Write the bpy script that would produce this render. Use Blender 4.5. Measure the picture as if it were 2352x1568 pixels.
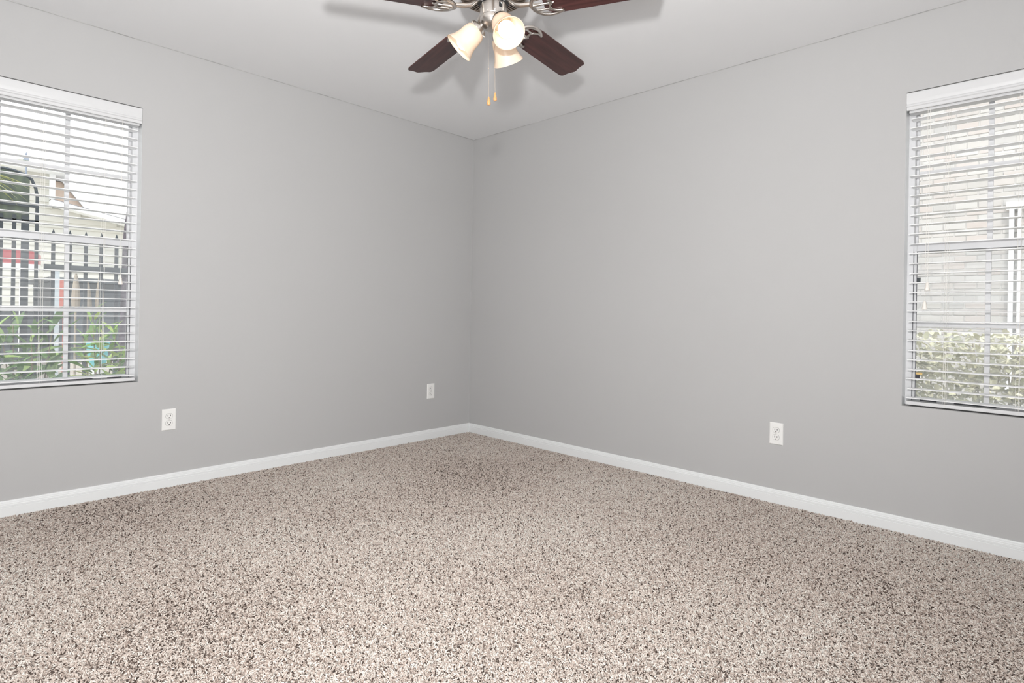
import bpy, bmesh, math, random
from math import sin, cos, pi, radians
from mathutils import Vector, Matrix

# ------------------------------------------------------------------ clear
for o in list(bpy.data.objects):
    bpy.data.objects.remove(o, do_unlink=True)
SC = bpy.context.scene
COL = SC.collection
random.seed(7)

# ------------------------------------------------------------------ camera, world, lights, exposure
F_PX, W_PX = 1338.7, 2352.0
CAM_LOC = Vector((-3.2715, -3.6391, 1.0118))
YAW, ROLL = 0.8025, 0.0167          # from +Y towards +X; clockwise roll
cam_d = bpy.data.cameras.new('camera')
cam_d.sensor_width = 36.0
cam_d.lens = 36.0 * F_PX / W_PX
cam_d.shift_y = -69.0 / W_PX         # level camera with a shifted frame
cam_d.clip_start = 0.02
cam_d.clip_end = 200
cam = bpy.data.objects.new('camera', cam_d)
COL.objects.link(cam)
fw = Vector((sin(YAW), cos(YAW), 0)); rt = Vector((cos(YAW), -sin(YAW), 0)); up = Vector((0, 0, 1))
rt2 = rt * cos(ROLL) + up * sin(ROLL); up2 = up * cos(ROLL) - rt * sin(ROLL)
mw = Matrix((rt2, up2, -fw)).transposed().to_4x4()
mw.translation = CAM_LOC
cam.matrix_world = mw
SC.camera = cam

SKY, SUN_E, FLASH_W, FILL_W, BULB = 2.1, 3.2, 77.0, 49.0, 3.0
world = bpy.data.worlds.new('sky'); SC.world = world
world.use_nodes = True
wn = world.node_tree; wn.nodes.clear()
wo = wn.nodes.new('ShaderNodeOutputWorld'); wb = wn.nodes.new('ShaderNodeBackground')
wc = wn.nodes.new('ShaderNodeTexCoord'); ws = wn.nodes.new('ShaderNodeSeparateXYZ'); wr = wn.nodes.new('ShaderNodeValToRGB')
wr.color_ramp.elements[0].position = 0.0; wr.color_ramp.elements[0].color = (1.0, 0.99, 0.97, 1)
wr.color_ramp.elements[1].position = 0.9; wr.color_ramp.elements[1].color = (0.80, 0.90, 1.0, 1)
wn.links.new(wc.outputs['Generated'], ws.inputs[0]); wn.links.new(ws.outputs['Z'], wr.inputs[0])
wn.links.new(wr.outputs[0], wb.inputs['Color']); wb.inputs['Strength'].default_value = SKY
wn.links.new(wb.outputs[0], wo.inputs['Surface'])


def light(name, kind, loc, energy, color=(1, 1, 1), aim=None, **kw):
    d = bpy.data.lights.new(name, kind); d.energy = energy; d.color = color
    for k, v in kw.items():
        setattr(d, k, v)
    o = bpy.data.objects.new(name, d); COL.objects.link(o); o.location = loc
    if aim is not None:
        o.rotation_euler = Vector(aim).to_track_quat('-Z', 'Y').to_euler()
    return o


light('sun', 'SUN', (-6, -6, 12), SUN_E, (1.0, 0.95, 0.88), aim=(0.50, 0.36, -1.25), angle=radians(0.6))
# photographer's umbrella flash just above the camera, and an added fill lamp behind it
light('camera_flash', 'AREA', (-3.29, -3.61, 1.44), FLASH_W, (1.0, 0.99, 0.98), aim=(0.50, 0.74, 0.40), shape='DISK', size=0.11)
light('added_fill_light', 'AREA', (-3.70, -3.70, 0.85), FILL_W, (0.955, 0.982, 1.0), aim=(0.54, 0.72, 0.34), shape='RECTANGLE', size=0.8, size_y=0.9)

vs = SC.view_settings
SC.display_settings.display_device = 'sRGB'
vs.view_transform = 'Standard'; vs.look = 'None'; vs.gamma = 1.0; vs.use_curve_mapping = False
vs.exposure = 0.0


# ------------------------------------------------------------------ materials
def mat(name, col, rough=0.6, metal=0.0, spec=0.5, var=0.0, scale=8.0, bump=0.0, bscale=60.0, stretch=None, col2=None):
    m = bpy.data.materials.new(name); m.use_nodes = True
    nt = m.node_tree; b = nt.nodes['Principled BSDF']
    b.inputs['Roughness'].default_value = rough; b.inputs['Metallic'].default_value = metal
    b.inputs['Specular IOR Level'].default_value = spec
    tc = nt.nodes.new('ShaderNodeTexCoord'); mp = nt.nodes.new('ShaderNodeMapping')
    nt.links.new(tc.outputs['Object'], mp.inputs[0])
    if stretch:
        mp.inputs['Scale'].default_value = stretch
    n = nt.nodes.new('ShaderNodeTexNoise'); n.inputs['Scale'].default_value = scale; n.inputs['Detail'].default_value = 4
    nt.links.new(mp.outputs[0], n.inputs['Vector'])
    r = nt.nodes.new('ShaderNodeValToRGB')
    c2 = col2 if col2 else tuple(min(1, c * (1 + var)) for c in col)
    c1 = col if col2 else tuple(c * (1 - var) for c in col)
    r.color_ramp.elements[0].position = 0.32; r.color_ramp.elements[1].position = 0.68
    r.color_ramp.elements[0].color = (*c1, 1); r.color_ramp.elements[1].color = (*c2, 1)
    nt.links.new(n.outputs['Fac'], r.inputs[0]); nt.links.new(r.outputs[0], b.inputs['Base Color'])
    if bump:
        n2 = nt.nodes.new('ShaderNodeTexNoise'); n2.inputs['Scale'].default_value = bscale; n2.inputs['Detail'].default_value = 3
        nt.links.new(tc.outputs['Object'], n2.inputs['Vector'])
        bp = nt.nodes.new('ShaderNodeBump'); bp.inputs['Strength'].default_value = bump; bp.inputs['Distance'].default_value = 0.002
        nt.links.new(n2.outputs['Fac'], bp.inputs['Height']); nt.links.new(bp.outputs[0], b.inputs['Normal'])
    return m


def random_tint(name, cols, rough=0.6, transl=0.0, spec=0.4):
    """colour picked per object by Object Info > Random"""
    m = bpy.data.materials.new(name); m.use_nodes = True
    nt = m.node_tree; b = nt.nodes['Principled BSDF']; out = nt.nodes['Material Output']
    oi = nt.nodes.new('ShaderNodeObjectInfo'); r = nt.nodes.new('ShaderNodeValToRGB')
    e = r.color_ramp.elements
    e[0].color = (*cols[0], 1); e[1].color = (*cols[-1], 1)
    for i in range(1, len(cols) - 1):
        x = e.new(i / (len(cols) - 1)); x.color = (*cols[i], 1)
    nt.links.new(oi.outputs['Random'], r.inputs[0]); nt.links.new(r.outputs[0], b.inputs['Base Color'])
    b.inputs['Roughness'].default_value = rough; b.inputs['Specular IOR Level'].default_value = spec
    if transl:
        t = nt.nodes.new('ShaderNodeBsdfTranslucent'); nt.links.new(r.outputs[0], t.inputs[0])
        mx = nt.nodes.new('ShaderNodeMixShader'); mx.inputs[0].default_value = transl
        nt.links.new(b.outputs[0], mx.inputs[1]); nt.links.new(t.outputs[0], mx.inputs[2]); nt.links.new(mx.outputs[0], out.inputs[0])
    return m


def glass_mat(name, tint=(1, 1, 1), refl=1.0):
    m = bpy.data.materials.new(name); m.use_nodes = True
    nt = m.node_tree; nt.nodes.clear()
    out = nt.nodes.new('ShaderNodeOutputMaterial'); t = nt.nodes.new('ShaderNodeBsdfTransparent'); g = nt.nodes.new('ShaderNodeBsdfGlossy')
    t.inputs[0].default_value = (*tint, 1); g.inputs['Roughness'].default_value = 0.01
    fr = nt.nodes.new('ShaderNodeFresnel'); fr.inputs['IOR'].default_value = 1.3
    mx = nt.nodes.new('ShaderNodeMixShader')
    nt.links.new(fr.outputs[0], mx.inputs[0]); nt.links.new(t.outputs[0], mx.inputs[1]); nt.links.new(g.outputs[0], mx.inputs[2])
    nt.links.new(mx.outputs[0], out.inputs[0])
    return m


def screen_mat(name, k):
    m = bpy.data.materials.new(name); m.use_nodes = True
    nt = m.node_tree; nt.nodes.clear()
    out = nt.nodes.new('ShaderNodeOutputMaterial'); t = nt.nodes.new('ShaderNodeBsdfTransparent'); d = nt.nodes.new('ShaderNodeBsdfDiffuse')
    d.inputs[0].default_value = (0.75, 0.77, 0.78, 1)
    mx = nt.nodes.new('ShaderNodeMixShader'); mx.inputs[0].default_value = k
    nt.links.new(t.outputs[0], mx.inputs[1]); nt.links.new(d.outputs[0], mx.inputs[2]); nt.links.new(mx.outputs[0], out.inputs[0])
    return m


def shade_mat(name):
    m = bpy.data.materials.new(name); m.use_nodes = True
    nt = m.node_tree; b = nt.nodes['Principled BSDF']; out = nt.nodes['Material Output']
    tc = nt.nodes.new('ShaderNodeTexCoord'); n = nt.nodes.new('ShaderNodeTexNoise'); n.inputs['Scale'].default_value = 22; n.inputs['Detail'].default_value = 5
    n.inputs['Distortion'].default_value = 1.5
    nt.links.new(tc.outputs['Object'], n.inputs['Vector'])
    r = nt.nodes.new('ShaderNodeValToRGB')
    r.color_ramp.elements[0].color = (0.80, 0.64, 0.49, 1); r.color_ramp.elements[1].color = (0.88, 0.76, 0.63, 1)
    nt.links.new(n.outputs['Fac'], r.inputs[0]); nt.links.new(r.outputs[0], b.inputs['Base Color'])
    b.inputs['Roughness'].default_value = 0.35
    t = nt.nodes.new('ShaderNodeBsdfTranslucent'); nt.links.new(r.outputs[0], t.inputs[0])
    mx = nt.nodes.new('ShaderNodeMixShader'); mx.inputs[0].default_value = 0.25
    nt.links.new(b.outputs[0], mx.inputs[1]); nt.links.new(t.outputs[0], mx.inputs[2]); nt.links.new(mx.outputs[0], out.inputs[0])
    return m


def bulb_mat(name, s):
    m = bpy.data.materials.new(name); m.use_nodes = True
    nt = m.node_tree; b = nt.nodes['Principled BSDF']
    b.inputs['Base Color'].default_value = (0.95, 0.93, 0.88, 1)
    b.inputs['Emission Color'].default_value = (1.0, 0.92, 0.78, 1); b.inputs['Emission Strength'].default_value = s
    return m


def wood_mat(name):
    m = bpy.data.materials.new(name); m.use_nodes = True
    nt = m.node_tree; b = nt.nodes['Principled BSDF']
    tc = nt.nodes.new('ShaderNodeTexCoord'); mp = nt.nodes.new('ShaderNodeMapping')
    mp.inputs['Scale'].default_value = (2.2, 26, 26)
    nt.links.new(tc.outputs['Object'], mp.inputs[0])
    n = nt.nodes.new('ShaderNodeTexNoise'); n.inputs['Scale'].default_value = 2.2; n.inputs['Detail'].default_value = 6; n.inputs['Distortion'].default_value = 0.6
    nt.links.new(mp.outputs[0], n.inputs['Vector'])
    r = nt.nodes.new('ShaderNodeValToRGB')
    r.color_ramp.elements[0].position = 0.35; r.color_ramp.elements[0].color = (0.040, 0.014, 0.013, 1)
    r.color_ramp.elements[1].position = 0.75; r.color_ramp.elements[1].color = (0.085, 0.030, 0.027, 1)
    nt.links.new(n.outputs['Fac'], r.inputs[0]); nt.links.new(r.outputs[0], b.inputs['Base Color'])
    b.inputs['Roughness'].default_value = 0.38; b.inputs['Specular IOR Level'].default_value = 0.45
    return m


def carpet_mat(name):
    """yarn colour from the per-tuft attribute 'tone'"""
    m = bpy.data.materials.new(name); m.use_nodes = True
    nt = m.node_tree; b = nt.nodes['Principled BSDF']
    at = nt.nodes.new('ShaderNodeAttribute'); at.attribute_type = 'INSTANCER'; at.attribute_name = 'tone'
    r = nt.nodes.new('ShaderNodeValToRGB'); e = r.color_ramp.elements
    e[0].position = 0.0; e[0].color = (0.056, 0.041, 0.034, 1)
    e[1].position = 1.0; e[1].color = (0.725, 0.697, 0.645, 1)
    for p, c in ((0.070, (0.103, 0.077, 0.065)), (0.115, (0.361, 0.288, 0.245)), (0.42, (0.542, 0.460, 0.408)), (0.75, (0.654, 0.581, 0.525))):
        x = e.new(p); x.color = (*c, 1)
    nt.links.new(at.outputs['Fac'], r.inputs[0]); nt.links.new(r.outputs[0], b.inputs['Base Color'])
    b.inputs['Roughness'].default_value = 0.9; b.inputs['Specular IOR Level'].default_value = 0.1
    return m


WALL = mat('wall_paint', (0.485, 0.480, 0.478), 0.75, spec=0.25, var=0.008, scale=1.5, bump=0.08, bscale=260)
CEIL = mat('ceiling_paint', (0.86, 0.86, 0.865), 0.85, spec=0.15, var=0.008, scale=1.2, bump=0.10, bscale=220)
TRIM = mat('white_trim_paint', (0.80, 0.81, 0.81), 0.35, spec=0.4, var=0.01, scale=5)
BLIND = mat('blind_white', (0.66, 0.66, 0.665), 0.4, spec=0.4, var=0.01, scale=6)
SLATM = mat('slat_white_light_added', (0.86, 0.86, 0.865), 0.4, spec=0.4, var=0.01, scale=6)  # brighter than the valance white, painting light into the shaded slat undersides
FRAME = mat('window_frame_white', (0.68, 0.68, 0.69), 0.4, var=0.015, scale=10)
GASKET = mat('dark_gasket', (0.10, 0.10, 0.11), 0.6, var=0.1)
CORD = mat('cord_white', (0.86, 0.84, 0.80), 0.8, var=0.03, scale=200)
TASSEL = mat('tassel_ivory', (0.88, 0.84, 0.78), 0.5, var=0.03)
GLASS = glass_mat('window_glass')
SCREENS = (screen_mat('insect_screen_mesh', 0.13), screen_mat('hazier_insect_screen_mesh', 0.20))  # screen opacity paints haze over the view, more in the right window
PLATE = mat('outlet_plastic', (0.84, 0.83, 0.81), 0.32, var=0.01)
SLOT = mat('outlet_slot_dark', (0.02, 0.018, 0.016), 0.7, var=0.1)
GAPM = mat('outlet_gap_grey', (0.30, 0.29, 0.28), 0.6, var=0.05)
SCREWM = mat('screw_metal', (0.62, 0.61, 0.58), 0.35, metal=0.8, var=0.05)
BACKING = mat('carpet_backing', (0.30, 0.25, 0.215), 0.95, var=0.25, scale=120)
PILE = carpet_mat('carpet_yarn')
NICKEL = mat('brushed_nickel', (0.62, 0.58, 0.54), 0.28, metal=1.0, var=0.04, scale=30, stretch=(1, 1, 6))
BRONZE = mat('nickel_vents', (0.58, 0.50, 0.43), 0.33, metal=1.0, var=0.05, scale=20)
BLACK = mat('black_rotor', (0.012, 0.013, 0.014), 0.4, var=0.1)
WOOD = wood_mat('dark_cherry_wood')
SHADE = shade_mat('amber_frosted_glass')
BULBM = bulb_mat('lit_bulb', BULB)
FOB = mat('light_wood_fob', (0.62, 0.30, 0.12), 0.4, var=0.12, scale=60, stretch=(1, 1, 5))
CHAIN = mat('brass_chain', (0.82, 0.70, 0.58), 0.3, metal=0.8, var=0.05)
SILVERB = mat('bulb_socket', (0.72, 0.55, 0.36), 0.4, metal=0.6, var=0.05)


# ------------------------------------------------------------------ mesh building
class MB:
    def __init__(s, T=None):
        s.v = []; s.f = []; s.T = T or (lambda p: p)

    def add(s, vs_, fs_):
        n = len(s.v)
        s.v += [tuple(s.T(Vector(p))) for p in vs_]
        s.f += [tuple(i + n for i in f) for f in fs_]
        return s

    def box(s, a, b):
        x0, y0, z0 = a; x1, y1, z1 = b
        v = [(x0, y0, z0), (x1, y0, z0), (x1, y1, z0), (x0, y1, z0), (x0, y0, z1), (x1, y0, z1), (x1, y1, z1), (x0, y1, z1)]
        return s.add(v, [(0, 3, 2, 1), (4, 5, 6, 7), (0, 1, 5, 4), (1, 2, 6, 5), (2, 3, 7, 6), (3, 0, 4, 7)])

    def prism(s, poly, d0, d1, ax=(0, 2, 1)):
        """polygon in two axes, pulled along the third; ax = (first, second, along)"""
        n = len(poly); v = []
        for d in (d0, d1):
            for p in poly:
                q = [0, 0, 0]; q[ax[0]] = p[0]; q[ax[1]] = p[1]; q[ax[2]] = d; v.append(q)
        return s.add(v, [tuple(range(n))[::-1], tuple(range(n, 2 * n))] + [(i, (i + 1) % n, n + (i + 1) % n, n + i) for i in range(n)])

    def lathe(s, prof, seg=24, M=None, close=True):
        M = M or Matrix(); v = []; f = []; m = len(prof)
        for i in range(seg):
            a = 2 * pi * i / seg
            for r, z in prof:
                v.append(M @ Vector((r * cos(a), r * sin(a), z)))
        for i in range(seg):
            j = (i + 1) % seg
            for k in range(m - 1):
                f.append((i * m + k, j * m + k, j * m + k + 1, i * m + k + 1))
        if close:
            f.append(tuple(i * m for i in range(seg))[::-1]); f.append(tuple(i * m + m - 1 for i in range(seg)))
        return s.add(v, f)

    def tube(s, pts, r, seg=6, flat=1.0):
        pts = [Vector(p) for p in pts]; n = len(pts); v = []; f = []
        rr = r if isinstance(r, (list, tuple)) else [r] * n
        ref = None
        for i, p in enumerate(pts):
            t = (pts[min(i + 1, n - 1)] - pts[max(i - 1, 0)]).normalized()
            if ref is None:
                ref = Vector((0, 0, 1)) if abs(t.z) < 0.9 else Vector((1, 0, 0))
            a = t.cross(ref).normalized(); b = a.cross(t).normalized()
            if flat == 1.0:
                ref = b
            for k in range(seg):
                an = 2 * pi * k / seg
                v.append(p + a * (rr[i] * cos(an)) + b * (rr[i] * sin(an) * flat))
        for i in range(n - 1):
            for k in range(seg):
                k2 = (k + 1) % seg
                f.append((i * seg + k, i * seg + k2, (i + 1) * seg + k2, (i + 1) * seg + k))
        f.append(tuple(range(seg))[::-1]); f.append(tuple((n - 1) * seg + k for k in range(seg)))
        return s.add(v, f)

    def mesh(s, name, bevel=0.0, smooth=None, recalc=True):
        me = bpy.data.meshes.new(name); me.from_pydata(s.v, [], s.f)
        bm = bmesh.new(); bm.from_mesh(me)
        if recalc:
            bmesh.ops.recalc_face_normals(bm, faces=bm.faces)
        if bevel:
            bmesh.ops.bevel(bm, geom=list(bm.edges), offset=bevel, segments=2, profile=0.6, affect='EDGES', clamp_overlap=True)
        if smooth is not None:
            for fc in bm.faces:
                fc.smooth = True
            for e in bm.edges:
                e.smooth = len(e.link_faces) == 2 and e.calc_face_angle(9) < radians(smooth)
        bm.to_mesh(me); bm.free()
        return me

    def build(s, name, m, parent=None, bevel=0.0, smooth=None, loc=None, recalc=True):
        me = s.mesh(name, bevel, smooth, recalc); me.materials.append(m)
        return put(name, me, parent, loc)


def put(name, me, parent=None, loc=None, rot=None, scale=None):
    o = bpy.data.objects.new(name, me); COL.objects.link(o)
    if parent:
        o.parent = parent
    if loc is not None:
        o.location = loc
    if rot is not None:
        o.rotation_euler = rot
    if scale is not None:
        o.scale = scale
    return o


def tag(o, label=None, cat=None, group=None, kind=None):
    if label: o['label'] = label
    if cat: o['category'] = cat
    if group: o['group'] = group
    if kind: o['kind'] = kind
    return o


def thing(name, label, cat, loc=(0, 0, 0), rot=None, group=None, kind=None):
    o = bpy.data.objects.new(name, None); COL.objects.link(o); o.location = loc; o.empty_display_size = 0.1
    if rot: o.rotation_euler = rot
    return tag(o, label, cat, group, kind)


def rel(loc):
    L = Vector(loc)
    return lambda p: p - L


def copy_tree(o, parent=None):
    c = o.copy(); COL.objects.link(c)
    if parent:
        c.parent = parent; c.matrix_parent_inverse = Matrix()
    for ch in list(o.children):
        copy_tree(ch, c)
    return c


# ------------------------------------------------------------------ room shell
H = 2.44
X0, Y0, TH = -3.95, -4.45, 0.15
OW, OZ0, OZ1 = 0.85, 0.597, 2.078            # window openings
LX, RY = -2.405, -3.052                       # their edges nearest the corner
w = MB()
w.box((X0 - TH, 0, -0.12), (LX - OW, TH, H)); w.box((LX, 0, -0.12), (TH, TH, H))
w.box((LX - OW, 0, -0.12), (LX, TH, OZ0)); w.box((LX - OW, 0, OZ1), (LX, TH, H))
tag(w.build('wall_left', WALL), 'plain light grey painted wall left of the corner, with a window', 'wall', kind='structure')
w = MB()
w.box((0, Y0 - TH, -0.12), (TH, RY - OW, H)); w.box((0, RY, -0.12), (TH, 0, H))
w.box((0, RY - OW, -0.12), (TH, RY, OZ0)); w.box((0, RY - OW, OZ1), (TH, RY, H))
tag(w.build('wall_right', WALL), 'plain light grey painted wall right of the corner, with a window', 'wall', kind='structure')
tag(MB().box((X0, Y0 - TH, -0.12), (0, Y0, H)).build('wall_back', WALL), 'light grey painted wall behind the camera, facing the left window wall', 'wall', kind='structure')
tag(MB().box((X0 - TH, Y0 - TH, -0.12), (X0, 0, H)).build('wall_side', WALL), 'light grey painted wall behind the camera, facing the right window wall', 'wall', kind='structure')
tag(MB().box((X0 - TH, Y0 - TH, H), (TH, TH, H + 0.14)).build('ceiling', CEIL), 'smooth white painted ceiling over the room', 'ceiling', kind='structure')
tag(MB().box((X0, Y0, -0.12), (0, 0, -0.008)).build('floor', BACKING), 'floor under the beige carpet', 'floor', kind='structure')

# baseboards: flat face, a groove and three small steps above it
prof = [(0, -0.01), (0.0125, -0.01), (0.0125, 0.0415), (0.0105, 0.0425), (0.0105, 0.0440), (0.0120, 0.0450), (0.0120, 0.0535), (0.0100, 0.0555), (0.0100, 0.0610),
        (0.0080, 0.0630), (0.0075, 0.0695), (0.0050, 0.0730), (0.0, 0.0740)]
b = MB()
b.prism([(-p[0], p[1]) for p in prof], X0, 0.0, ax=(1, 2, 0))
tag(b.build('baseboard_left', TRIM), 'white stepped baseboard along the left wall', 'baseboard', kind='structure')
b = MB()
b.prism([(-p[0], p[1]) for p in prof], Y0, 0.0, ax=(0, 2, 1))
tag(b.build('baseboard_right', TRIM), 'white stepped baseboard along the right wall', 'baseboard', kind='structure')


JOINT = mat('joint_line', (0.42, 0.415, 0.41), 0.9, var=0.25, scale=5)  # slightly darker strip along both wall-ceiling joints
tag(MB().box((X0, -0.0025, H - 0.0028), (0, 0, H)).build('trim_1', JOINT), 'thin grey joint line where the left wall meets the ceiling', 'caulk line', kind='structure')
tag(MB().box((-0.0025, Y0, H - 0.0028), (0, -0.0025, H)).build('trim_2', JOINT), 'thin grey joint line where the right wall meets the ceiling', 'caulk line', kind='structure')


# ------------------------------------------------------------------ windows and blinds
def make_window(name, label, T0, org, stickers=False):
    """local: u from the jamb nearest the corner, v outwards, z up"""
    L = Vector(org)
    T = lambda p: Vector(T0(p)) - L
    root = thing(name, label, 'window', org, kind='structure')
    f = MB(T)
    a, c = 0.0, OW
    zb, zt = OZ0, OZ1
    f.box((a, 0.075, zb), (a + 0.026, 0.145, zt)); f.box((c - 0.026, 0.075, zb), (c, 0.145, zt))
    f.box((a + 0.026, 0.075, zt - 0.04), (c - 0.026, 0.145, zt)); f.box((a + 0.026, 0.075, zb), (c - 0.026, 0.145, zb + 0.018))
    f.build('frame', FRAME, root, bevel=0.002)
    jl = MB(T)
    jl.box((0.0, 0.003, zb), (0.0008, 0.075, zt)); jl.box((c - 0.0008, 0.003, zb), (c, 0.075, zt))
    jl.build('jamb_return', TRIM, root)
    sl = MB(T)                                   # dark channel in the jambs beside the lower sash
    sl.box((a + 0.0262, 0.0735, zb + 0.018), (a + 0.0285, 0.078, 1.330)); sl.box((c - 0.0285, 0.0735, zb + 0.018), (c - 0.0262, 0.078, 1.330))
    sl.build('jamb_channel', GASKET, root)
    cols = [a + 0.034, a + 0.305, a + 0.576, c - 0.034]
    for nm, z0, z1, zm, v0, v1 in (('upper_sash', 1.332, zt - 0.04, 1.710, 0.116, 0.140), ('lower_sash', zb + 0.018, 1.364, 0.983, 0.080, 0.106)):
        s = MB(T)
        st = 0.010 if nm == 'upper_sash' else 0.012
        s.box((a + 0.026, v0, z0), (a + 0.026 + st, v1, z1)); s.box((c - 0.026 - st, v0, z0), (c - 0.026, v1, z1))
        if nm == 'lower_sash':
            s.box((a + 0.026 + st, v0, 1.331), (c - 0.026 - st, v1, z1)); s.box((a + 0.026 + st, v0, z0), (c - 0.026 - st, v1, zb + 0.038))
        else:
            s.box((a + 0.026 + st, v0, z1 - 0.02), (c - 0.026 - st, v1, z1)); s.box((a + 0.026 + st, v0, z0), (c - 0.026 - st, v1, z0 + 0.022))
        so = s.build(nm, FRAME, root, bevel=0.0015)
        zlo = zb + 0.038 if nm == 'lower_sash' else z0 + 0.022
        zhi = 1.331 if nm == 'lower_sash' else z1 - 0.02
        vm = (v0 + v1) / 2
        h = MB(T); h.box((a + 0.026 + st, vm - 0.007, zm - 0.010), (c - 0.026 - st, vm + 0.007, zm + 0.010)); h.build('muntin', FRAME, so, bevel=0.0012)
        for cu in cols[1:3]:
            for q0, q1 in ((zlo, zm - 0.010), (zm + 0.010, zhi)):
                h = MB(T); h.box((cu - 0.010, vm - 0.007, q0), (cu + 0.010, vm + 0.007, q1)); h.build('muntin', FRAME, so, bevel=0.0012)
        ed = [a + 0.026 + st, cols[1], cols[2], c - 0.026 - st]
        for k in range(3):
            u0 = ed[k] + (0.010 if k else 0); u1 = ed[k + 1] - (0.010 if k < 2 else 0)
            for q0, q1 in ((zlo, zm - 0.010), (zm + 0.010, zhi)):
                MB(T).box((u0, vm - 0.0015, q0), (u1, vm + 0.0015, q1)).build('pane', GLASS, so)
        if nm == 'upper_sash':
            continue
        g = MB(T)                               # dark glazing gasket line round the glass
        g.box((ed[0], v0 + 0.004, zlo), (ed[0] + 0.002, v0 + 0.008, zhi)); g.box((ed[0], v0 + 0.004, zhi - 0.002), (ed[3], v0 + 0.008, zhi))
        g.build('gasket', GASKET, so)
        if nm == 'lower_sash':
            lf = MB(T)
            lf.box((a + 0.06, v0 - 0.0015, zb + 0.022), (a + 0.125, v0, zb + 0.033)); lf.box((a + 0.19, v0 - 0.0015, zb + 0.022), (a + 0.34, v0, zb + 0.033))
            lf.build('lift_slot', GASKET, so)
    sc = MB(T).box((a + 0.02, 0.1475, zb + 0.01), (c - 0.02, 0.1480, 1.352)).build('insect_screen', SCREENS[1 if stickers else 0], root)
    if stickers:
        k = MB(T).box((0.036, 0.0885, 1.184), (0.053, 0.0915, 1.206)).build('sticker', mat('black_sticker', (0.03, 0.04, 0.045), 0.5), root); k['label'] = 'black square sticker high on the pane edge'
        k = MB(T).box((0.039, 0.0885, 0.724), (0.056, 0.0915, 0.742)).build('sticker', mat('black_sticker_low', (0.03, 0.03, 0.045), 0.5), root); k['label'] = 'black square sticker low on the pane edge'
        k = MB(T).box((0.038, 0.0885, 0.743), (0.066, 0.0915, 0.753)).build('sticker', mat('amber_sticker', (0.85, 0.58, 0.22), 0.5), root); k['label'] = 'narrow amber yellow sticker low on the pane edge'
    return root


def make_blind(label, T0, org, tassels):
    L = Vector(org)
    T = lambda p: Vector(T0(p)) - L
    root = thing('window_blind', label, 'blind', org)
    a, c = 0.018, OW - 0.018
    # valance with moulded front
    vp = [(0.006, 1.990), (-0.003, 1.990), (-0.005, 1.993), (-0.005, 2.004), (-0.009, 2.008), (-0.009, 2.014), (-0.006, 2.019), (-0.0065, 2.024), (-0.009, 2.030),
          (-0.010, 2.036), (-0.009, 2.069), (-0.006, 2.072), (0.006, 2.072)]
    MB(T).prism(vp, 0.003, OW - 0.003, ax=(1, 2, 0)).build('valance', BLIND, root, smooth=25)
    MB(T).box((a - 0.008, 0.012, 1.980), (c + 0.008, 0.064, 2.034)).build('headrail', BLIND, root, bevel=0.002)
    n, pitch, z0 = 30, 0.0455, 0.6335
    # one slat mesh: slightly crowned, with rounded long edges
    sp = []
    for i in range(7):
        t = i / 6; sp.append((0.011 + 0.054 * t, 0.0017 + 0.0018 * (1 - (2 * t - 1) ** 2)))
    sp2 = [(p[0], p[1] - 0.0034) for p in sp][::-1]
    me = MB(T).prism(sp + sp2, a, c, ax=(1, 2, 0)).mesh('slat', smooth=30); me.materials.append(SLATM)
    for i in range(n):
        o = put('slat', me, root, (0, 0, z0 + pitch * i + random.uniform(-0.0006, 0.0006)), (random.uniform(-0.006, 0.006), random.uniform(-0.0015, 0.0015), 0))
    MB(T).box((a - 0.004, 0.012, 0.6035), (c + 0.004, 0.064, 0.6205)).build('bottom_rail', BLIND, root, bevel=0.003)
    for u in (0.165, 0.418, 0.685):
        l = MB(T)
        for v in (0.0100, 0.0660):
            l.tube([(u, v, 0.612), (u, v, 1.982)], 0.0007, 5)
        l.tube([(u - 0.012, 0.0385, 0.612), (u - 0.012, 0.0385, 1.982)], 0.0008, 5)
        for i in range(n):
            l.tube([(u, 0.0100, z0 + pitch * i - 0.0020), (u, 0.0660, z0 + pitch * i - 0.0020)], 0.0005, 4)
        l.build('ladder_cord', CORD, root)
        MB(T).lathe([(0.0, 0.6025), (0.007, 0.6025), (0.006, 0.606), (0, 0.607)], 10, Matrix.Translation((u, 0.025, 0)), close=False).build('cord_plug', CORD, root)
    for u, zt in tassels:
        cd = MB(T).tube([(u, 0.004, 1.992), (u + 0.001, 0.002, 1.6), (u, 0.0, zt)], 0.0009, 5).build('pull_cord', CORD, root)
        tp = [(0.002, zt + 0.004), (0.0065, zt - 0.001), (0.0070, zt - 0.012), (0.0110, zt - 0.029), (0.0112, zt - 0.035), (0.0, zt - 0.036)]
        MB(T).lathe(tp, 12, Matrix.Translation((u, -0.003, 0)), close=False).build('tassel', TASSEL, cd, smooth=40)
    return root


TL = lambda p: Vector((LX - p[0], p[1], p[2]))
TR = lambda p: Vector((p[1], RY - p[0], p[2]))
make_window('window_1', 'white gridded sash window in the left wall, overlooking fence and shrubs', TL, (LX - OW / 2, 0.075, OZ0))
make_window('window_2', 'white gridded sash window in the right wall, overlooking brick and hedge', TR, (0.075, RY - OW / 2, OZ0), True)
make_blind('white open slatted blind with moulded valance in the left wall window', TL, (LX - OW / 2, 0.0, OZ0), [(0.090, 1.155)])
make_blind('white open slatted blind with moulded valance in the right wall window', TR, (0.0, RY - OW / 2, OZ0), [(0.085, 1.088), (0.094, 1.175)])


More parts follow.
